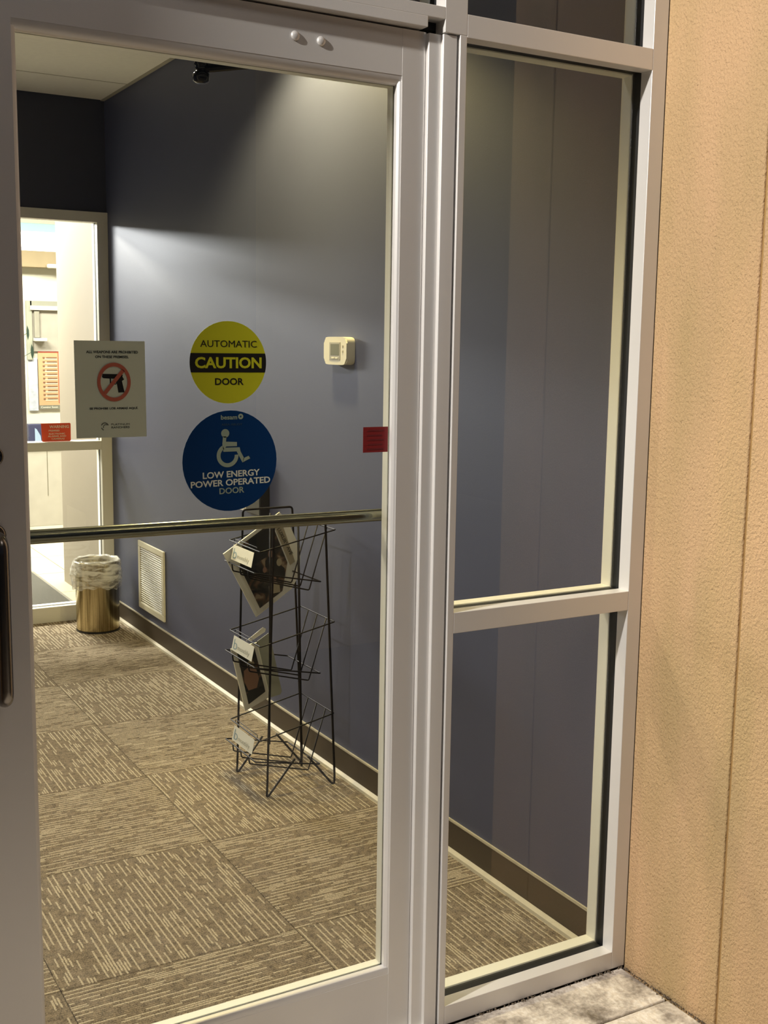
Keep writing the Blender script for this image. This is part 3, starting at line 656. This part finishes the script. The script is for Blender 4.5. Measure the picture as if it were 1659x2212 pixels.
for dz in (0.3200, 0.0, -0.3250):
    b0, b1 = 1.398, 1.662
    rim = rounded([(0.591, b0, 0.5265+dz), (0.868, b0, 0.583+dz), (0.868, b1, 0.583+dz), (0.591, b1, 0.5265+dz)], 0.006, 3, True)
    bk = MB(og).tube(rim, WW, 6, True).build('wire_basket', BLACKWIRE, rk, True)
    lip = rounded([(0.572, b0, 0.457+dz), (0.815, b0, 0.408+dz), (0.815, b1, 0.404+dz), (0.572, b1, 0.457+dz)], 0.006, 3, True)
    MB(og).tube(lip, WW, 6, True).build('lip_wire', BLACKWIRE, bk, True)
    for y in (1.60, 1.53, 1.46):
        MB(og).tube(rounded([(0.574, y, 0.457+dz), (0.577, y, 0.430+dz), (0.800, y, 0.368+dz), (0.867, y, 0.583+dz)], 0.006, 3), WW, 6).build('bottom_wire', BLACKWIRE, bk, True)
    MB(og).tube(rounded([(0.592, 1.62, 0.528+dz), (0.594, 1.62, 0.537+dz), (0.594, 1.43, 0.537+dz), (0.592, 1.43, 0.528+dz)], 0.004, 2), 0.0015, 6).build('card_clip', BLACKWIRE, bk, True)
    # label card, leaning plane between rim and lip, facing -x
    tx_, tz_, lx_, lz_ = 0.5860, 0.519+dz, 0.5755, 0.4690+dz
    m = MB(og); m.prism([(tx_, tz_), (tx_+0.0008, tz_), (lx_+0.0008, lz_), (lx_, lz_)], 'y', 1.438, 1.612)
    cdn = m.build('label_card', CARD, bk)
    yax = Vector((tx_-lx_, 0, tz_-lz_)).normalized(); xax = Vector((0, -1, 0)); zax = xax.cross(yax)
    mt = Matrix((xax, yax, zax)).transposed().to_4x4()
    def cm(u, v):   # u from far (left) edge toward near, v from the bottom, metres
        p = Vector((lx_, 1.612-u, lz_))+yax*v+zax*0.0006-Vector(og); q = mt.copy(); q.translation = p; return q
    # cdn sits under bk: keep lettering at sub-part depth by parenting to the basket
    text('lettering', 'b', 0.030, 0.034, CB, bk, cm(0.027, 0.024), -0.01)
    text('lettering', 'monthly', 0.098, 0.020, CG, bk, cm(0.098, 0.0165), -0.012)
# parts of the card
# upper magazine, hung on its corner
def cover_mat(name, seed):
    m, nt, b = nmat(name); N, L = nt.nodes, nt.links; b.inputs['Roughness'].default_value = 0.35
    tc = N.new('ShaderNodeTexCoord'); mp = N.new('ShaderNodeMapping'); mp.inputs['Location'].default_value = (seed, seed*2, seed); L.new(tc.outputs['Object'], mp.inputs[0])
    n = N.new('ShaderNodeTexNoise'); n.inputs['Scale'].default_value = 26; n.inputs['Detail'].default_value = 2; n.inputs['Distortion'].default_value = 0.8; L.new(mp.outputs[0], n.inputs[0])
    r = N.new('ShaderNodeValToRGB'); e = r.color_ramp.elements
    e[0].position = 0.38; e[0].color = (0.010, 0.012, 0.012, 1); e[1].position = 0.72; e[1].color = (0.28, 0.22, 0.14, 1)
    k = e.new(0.52); k.color = (0.045, 0.042, 0.032, 1); k = e.new(0.61); k.color = (0.13, 0.075, 0.045, 1)
    L.new(n.outputs[0], r.inputs[0]); L.new(r.outputs[0], b.inputs['Base Color']); return m
PAGE = pm('page_white', (0.66, 0.65, 0.55), 0.6); PAGE2 = pm('page_cream', (0.85, 0.82, 0.66), 0.6); PHOTO = cover_mat('printed_photo', 3.1)
FLESH = pm('printed_flesh', (0.26, 0.15, 0.10), 0.5); PALEF = pm('printed_pale', (0.36, 0.31, 0.20), 0.5); DGREY = pm('printed_charcoal', (0.02, 0.022, 0.02), 0.5)
Lc = Vector((0.552, 0.807)); ex = Vector((0.461, -0.887)); ey = Vector((0.848, 0.530)); MY = 1.622
def Q(X, Y): v = Lc+ex*X+ey*Y; return (v.x, v.y)
mg = MB((0.70, MY, 0.75)).prism([Q(0, 0), Q(0.265, 0), Q(0.262, 0.165), Q(0.235, 0.215), Q(0.16, 0.258), Q(0.06, 0.262), Q(0.0, 0.250)], 'y', MY, MY+0.005).build('magazine', PAGE2, None); mg.location = (0.70, MY, 0.75)
tag(mg, 'magazine standing on its corner in the top basket, people on cover', 'magazine', 'magazines in the wire rack')
MO = (0.70, MY, 0.75)
flat('front_cover', [[Q(0.0, 0.0), Q(0.262, 0.0), Q(0.262, 0.150), Q(0.20, 0.217), Q(0.0, 0.245)]], PAGE, mg, MY, 0.0012, MO)
flat('cover_photo', [[Q(0.012, 0.075), Q(0.075, 0.030), Q(0.246, 0.026), Q(0.246, 0.128), Q(0.17, 0.192), Q(0.012, 0.205)]], PHOTO, mg, MY-0.0013, 0.0004, MO)
flat('title_strip', [[Q(0.0, 0.210), Q(0.185, 0.196), Q(0.185, 0.219), Q(0.0, 0.243)]], PALEF, mg, MY-0.0014, 0.0004, MO)
for fx_, fy_, fr_, mt1, mt2 in ((0.105, 0.150, 0.011, FLESH, DGREY), (0.150, 0.165, 0.012, PALEF, DGREY), (0.190, 0.120, 0.011, FLESH, PALEF), (0.140, 0.105, 0.009, FLESH, DGREY)):
    hx, hz = Q(fx_, fy_)
    flat('printed_torso', [[(hx-0.006, hz-fr_*0.8), (hx+0.007, hz-fr_*0.9), (hx+0.021, hz-fr_*1.9), (hx+0.024, hz-fr_*4.4), (hx-0.019, hz-fr_*4.8), (hx-0.020, hz-fr_*2.1)]], mt2, mg, MY-0.0016-0.0002*fx_*10, 0.0002, MO)
    flat('printed_head', [circ(hx, hz, fr_*0.85, fr_*1.15, 20)], mt1, mg, MY-0.0022, 0.0002, MO)
flat('printed_backdrop', [[Q(0.015, 0.10), Q(0.10, 0.075), Q(0.11, 0.185), Q(0.02, 0.195)]], DGREY, mg, MY-0.0015, 0.0003, MO)
ang = math.atan2(ex.y, ex.x)
tm = Matrix.Translation(Vector((Q(0.10, 0.219)[0], MY-0.0024, Q(0.10, 0.219)[1]))-Vector(MO)) @ Matrix.Rotation(-ang, 4, 'Y') @ Matrix.Rotation(math.pi/2, 4, 'X')
text('lettering', 'LUXURY AVE', 0.11, 0.013, DGREY, mg, tm, 0.0)
# lower magazine, fanned open
MY2 = 1.615
MO = (0.64, MY2, 0.40)
pg = [(0.5745, 0.472), (0.6335, 0.487), (0.636, 0.495), (0.694, 0.528), (0.7045, 0.531), (0.707, 0.520), (0.70, 0.513), (0.655, 0.497), (0.724, 0.277), (0.626, 0.240)]
m2 = MB(MO).prism([(0.5745, 0.470), (0.676, 0.482), (0.724, 0.277), (0.628, 0.238)], 'y', MY2, MY2+0.006).build('magazine', PAGE2, None); m2.location = MO
tag(m2, 'magazine fanned open in the middle basket, dark photo cover', 'magazine', 'magazines in the wire rack')
flat('front_cover', [[(0.5755, 0.469), (0.672, 0.481), (0.722, 0.277), (0.629, 0.240)]], PAGE, m2, MY2, 0.001, MO)
flat('cover_photo', [[(0.597, 0.455), (0.662, 0.468), (0.705, 0.300), (0.640, 0.262)]], PHOTO, m2, MY2-0.0011, 0.0004, MO)
flat('printed_backdrop', [[(0.598, 0.453), (0.662, 0.466), (0.667, 0.440), (0.642, 0.412), (0.608, 0.400)]], DGREY, m2, MY2-0.0016, 0.0003, MO)
flat('printed_foreground', [[(0.632, 0.300), (0.660, 0.318), (0.700, 0.312), (0.703, 0.298), (0.641, 0.262)]], DGREY, m2, MY2-0.0016, 0.0003, MO)
flat('printed_torso', [[(0.622, 0.385), (0.640, 0.398), (0.668, 0.392), (0.680, 0.350), (0.672, 0.318), (0.640, 0.312), (0.625, 0.345)]], FLESH, m2, MY2-0.0019, 0.0002, MO)
flat('printed_head', [circ(0.648, 0.408, 0.014, 0.012, 20)], PALEF, m2, MY2-0.0022, 0.0003, MO)
MB(MO).prism([(0.636, 0.490), (0.700, 0.532), (0.711, 0.526), (0.708, 0.515), (0.655, 0.488)], 'y', MY2+0.007, MY2+0.010).build('rolled_page', PAGE2, m2)
o = MB(MO); o.prism([(0.673, 0.487), (0.716, 0.512), (0.7245, 0.49), (0.768, 0.292), (0.762, 0.281), (0.724, 0.275)], 'y', MY2-0.004, MY2-0.002); o.build('loose_page', pm('grey_page', (0.33, 0.34, 0.26), 0.6), m2)

# ================================================================== LOBBY THINGS
LY = 7.74
GLOW = emit('lit_panel', (1.0, 0.98, 0.92), 3.0)
o = MB().box(1.0, 2.4, LY-0.08, LY, 2.24, 2.385, 0.004).build('light_box', GLOW); tag(o, 'long glowing white light box high on the lobby wall', 'light')
o = MB().box(1.0, 2.4, LY-0.09, LY, 2.392, 2.455, 0.003).build('valance', pm('pale_cyan', (0.225, 0.400, 0.390), 0.5)); tag(o, 'pale cyan valance strip above the lobby light box', 'trim')
o = MB().box(1.0, 2.4, LY-0.12, LY, 2.105, 2.235, 0.004).build('bulkhead', TAN); tag(o, 'tan mottled bulkhead band under the lobby light box', 'trim')
o = MB().box(1.45, 1.75, LY-0.16, LY-0.121, 2.10, 2.135, 0.012).build('wall_sconce', LWHITE); tag(o, 'white rounded fitting under the tan bulkhead', 'light')
wd = empty('serving_window', (1.45, LY, 1.38), 'grey framed lobby wall panel with white ledge', 'wall panel')
og = (1.45, LY, 1.38)
MB(og).box(1.33, 2.2, LY-0.03, LY, 1.80, 1.84, 0.002).build('head_band', pm('grey_band', (0.180, 0.180, 0.140), 0.6), wd)
MB(og).box(1.33, 2.2, LY-0.05, LY, 1.765, 1.80, 0.002).build('ledge', LWHITE, wd)
MB(og).box(1.30, 1.345, LY-0.03, LY, 1.36, 1.84, 0.002).build('side_frame', pm('grey_green', (0.210, 0.215, 0.165), 0.6), wd)
MB(og).box(1.345, 2.2, LY-0.012, LY, 1.43, 1.765).build('back_panel', pm('taupe_panel', (0.250, 0.230, 0.190), 0.6, 0, 0.25, 9), wd)
MB(og).box(1.362, 1.405, LY-0.035, LY-0.012, 1.54, 1.76, 0.006).build('grey_column', pm('mid_grey', (0.190, 0.180, 0.140), 0.6, 0, 0.2, 12), wd)
o = MB().box(1.350, 1.447, LY-0.10, LY-0.013, 1.512, 1.538, 0.004).build('shelf', LWHITE); tag(o, 'small white shelf on the lobby wall', 'shelf')
ps = empty('wall_chart', (1.475, LY, 1.0), 'orange wall chart with dark rows and a grey banner', 'poster')
og = (1.475, LY, 1.0)
MB(og).box(1.388, 1.60, LY-0.010, LY, 0.945, 1.42, 0.001).build('sheet', pm('orange_print', (0.360, 0.220, 0.110), 0.6, 0, 0.1, 14), ps)
MB(og).box(1.388, 1.60, LY-0.013, LY-0.010, 1.420, 1.428).build('red_rule', pm('red_rule', (0.225, 0.030, 0.015), 0.6), ps)
MB(og).box(1.55, 1.556, LY-0.013, LY-0.010, 1.0, 1.42).build('red_rule', pm('red_rule', (0.275, 0.070, 0.030), 0.6), ps)
MB(og).box(1.388, 1.60, LY-0.013, LY-0.010, 0.948, 0.984).build('banner', pm('banner_grey', (0.110, 0.110, 0.080), 0.6), ps)
text('lettering', 'Coming Soon', 0.14, 0.02, LWHITE, ps, Matrix.Translation((-0.005, -0.0140, -0.034)) @ Matrix.Rotation(math.pi/2, 4, 'X'), 0.02)
RI = pm('brown_rows', (0.130, 0.060, 0.030), 0.6); CP = pm('cream_rows', (0.425, 0.360, 0.250), 0.6)
m = MB(og); mm = MB(og)
for k in range(11):
    z = 1.375-k*0.034
    m.box(1.455+0.004*(k % 3), 1.542, LY-0.014, LY-0.011, z, z+0.007); m.box(1.425, 1.442, LY-0.014, LY-0.011, z-0.003, z+0.008)
    mm.box(1.440, 1.545, LY-0.0125, LY-0.010, z-0.014, z-0.004)
m.build('printed_rows', RI, ps); mm.build('pale_rows', CP, ps)
o = MB().box(1.305, 1.381, LY-0.012, LY, 0.94, 1.375, 0.001).build('poster', pm('blue_white_marbling', (0.310, 0.330, 0.370), 0.5, 0, 0.5, 22)); tag(o, 'white and blue marbled poster left of the orange chart', 'poster')
PY = 7.30
pl = empty('potted_plant', (0.95, PY, 0.0), 'dark green leaves of a lobby plant beside the door stile', 'plant')
og = (0.95, PY, 0.0)
GREEN = pm('dark_leaf', (0.006, 0.018, 0.009), 0.5)
MB(og).lathe([(0.09, 0), (0.12, 0.02), (0.14, 0.30), (0.13, 0.30), (0.12, 0.27)], 0.95, PY, 0, 24).build('pot', pm('terracotta', (0.30, 0.13, 0.07), 0.7), pl, True)
MB(og).tube([(0.95, PY, 0.27), (0.96, PY, 0.9), (1.0, PY, 1.5)], 0.008, 8).build('stem', GREEN, pl)
for (a, b_, c, d) in ((1.243, 1.37, 1.49, 0.012), (1.213, 1.52, 1.635, 0.010), (1.12, 1.40, 1.62, 0.02), (0.95, 1.35, 1.55, 0.02), (0.98, 1.50, 1.78, 0.02), (1.08, 1.0, 1.25, 0.02)):
    mid = (b_+c)/2
    MB(og).prism([(a, b_), (a+d, mid-0.02), (a+d*0.9, mid+0.02), (a-0.004, c), (a-d, mid+0.02), (a-d*0.9, mid-0.02)], 'y', PY-0.002, PY).tube([(a, PY-0.001, mid), (0.985, PY, mid-0.15)], 0.002, 5).build('leaf', GREEN, pl)
bx_ = empty('tissue_box', (1.32, LY-0.2, 0.68), 'navy and pale blue box on the lobby counter', 'box')
og = (1.32, LY-0.2, 0.68)
MB(og).box(1.25, 1.372, LY-0.20, LY-0.10, 0.6835, 0.84, 0.004).build('carton', pm('navy_card', (0.020, 0.022, 0.060), 0.6), bx_)
MB(og).prism([(1.30, 0.685), (1.352, 0.685), (1.345, 0.745), (1.315, 0.80), (1.30, 0.81)], 'y', LY-0.206, LY-0.201).build('pale_blue_panel', pm('pale_blue', (0.225, 0.300, 0.400), 0.6), bx_)
ct = empty('reception_counter', (1.9, 7.5, 0), 'cream marbled reception counter across the lobby', 'counter')
og = (1.9, 7.5, 0)
MARB = pm('cream_marble', (0.350, 0.330, 0.280), 0.3, 0, 0.12, 12)
MB(og).box(1.0, 2.8, LY-0.22, LY-0.001, 0.0, 0.66, 0.003).build('counter_front', MARB, ct)
MB(og).box(0.98, 2.82, LY-0.25, LY-0.001, 0.66, 0.683, 0.004).build('counter_top', LWHITE, ct)
MB(og).box(1.387, 1.390, LY-0.2235, LY-0.218, 0.25, 0.66).build('panel_seam', pm('seam', (0.100, 0.090, 0.046), 0.8), ct)
# entrance mat in the lobby
mt_ = empty('floor_mat', (0.2, 4.95, 0), 'charcoal entrance mat on the lobby tiles behind the inner glass', 'mat')
og = (0.2, 4.95, 0)
MB(og).box(-0.4, 0.800, 4.36, 5.60, 0.0005, 0.008, 0.002).build('pile', pm('charcoal_pile', (0.065, 0.062, 0.050), 0.95, 0, 0.3, 200, 0.002, 400), mt_)
m = MB(og); m.box(0.801, 0.818, 4.34, 5.62, 0.0005, 0.006, 0.001).box(-0.42, -0.401, 4.34, 5.62, 0.0005, 0.006, 0.001).box(-0.401, 0.801, 5.601, 5.62, 0.0005, 0.006, 0.001).box(-0.401, 0.801, 4.34, 4.359, 0.0005, 0.006, 0.001)
m.build('border', pm('grey_rubber', (0.150, 0.140, 0.110), 0.7), mt_)

# ================================================================== debris along the stucco foot and frame
m = MB(); rr = random.Random(4)
for k in range(260):
    if k < 190:
        y = -rr.random()*0.39; x = 0.954-abs(rr.gauss(0, 0.004)); 
    else:
        x = 0.5+rr.random()*0.45; y = -0.003-abs(rr.gauss(0, 0.003))
    s_ = 0.0009+rr.random()*0.0022
    z = rr.random()*0.001
    vs = [m.b.verts.new(Vector((x+s_*dx*(0.6+rr.random()), y+s_*dy*(0.6+rr.random()), z+s_*dz*(0.5+rr.random())))) for dx, dy, dz in ((1, 0, 0), (-1, 0, 0), (0, 1, 0), (0, -1, 0), (0, 0, 1), (0, 0, -1))]
    for a, b_, c in ((0, 2, 4), (2, 1, 4), (1, 3, 4), (3, 0, 4), (2, 0, 5), (1, 2, 5), (3, 1, 5), (0, 3, 5)): m.b.faces.new((vs[a], vs[b_], vs[c]))
o = m.build('grit', pm('grit', (0.13, 0.10, 0.07), 0.9, 0, 0.6, 90), None, kind='stuff'); tag(o, 'loose grit gathered along the foot of the stucco wall', 'grit')
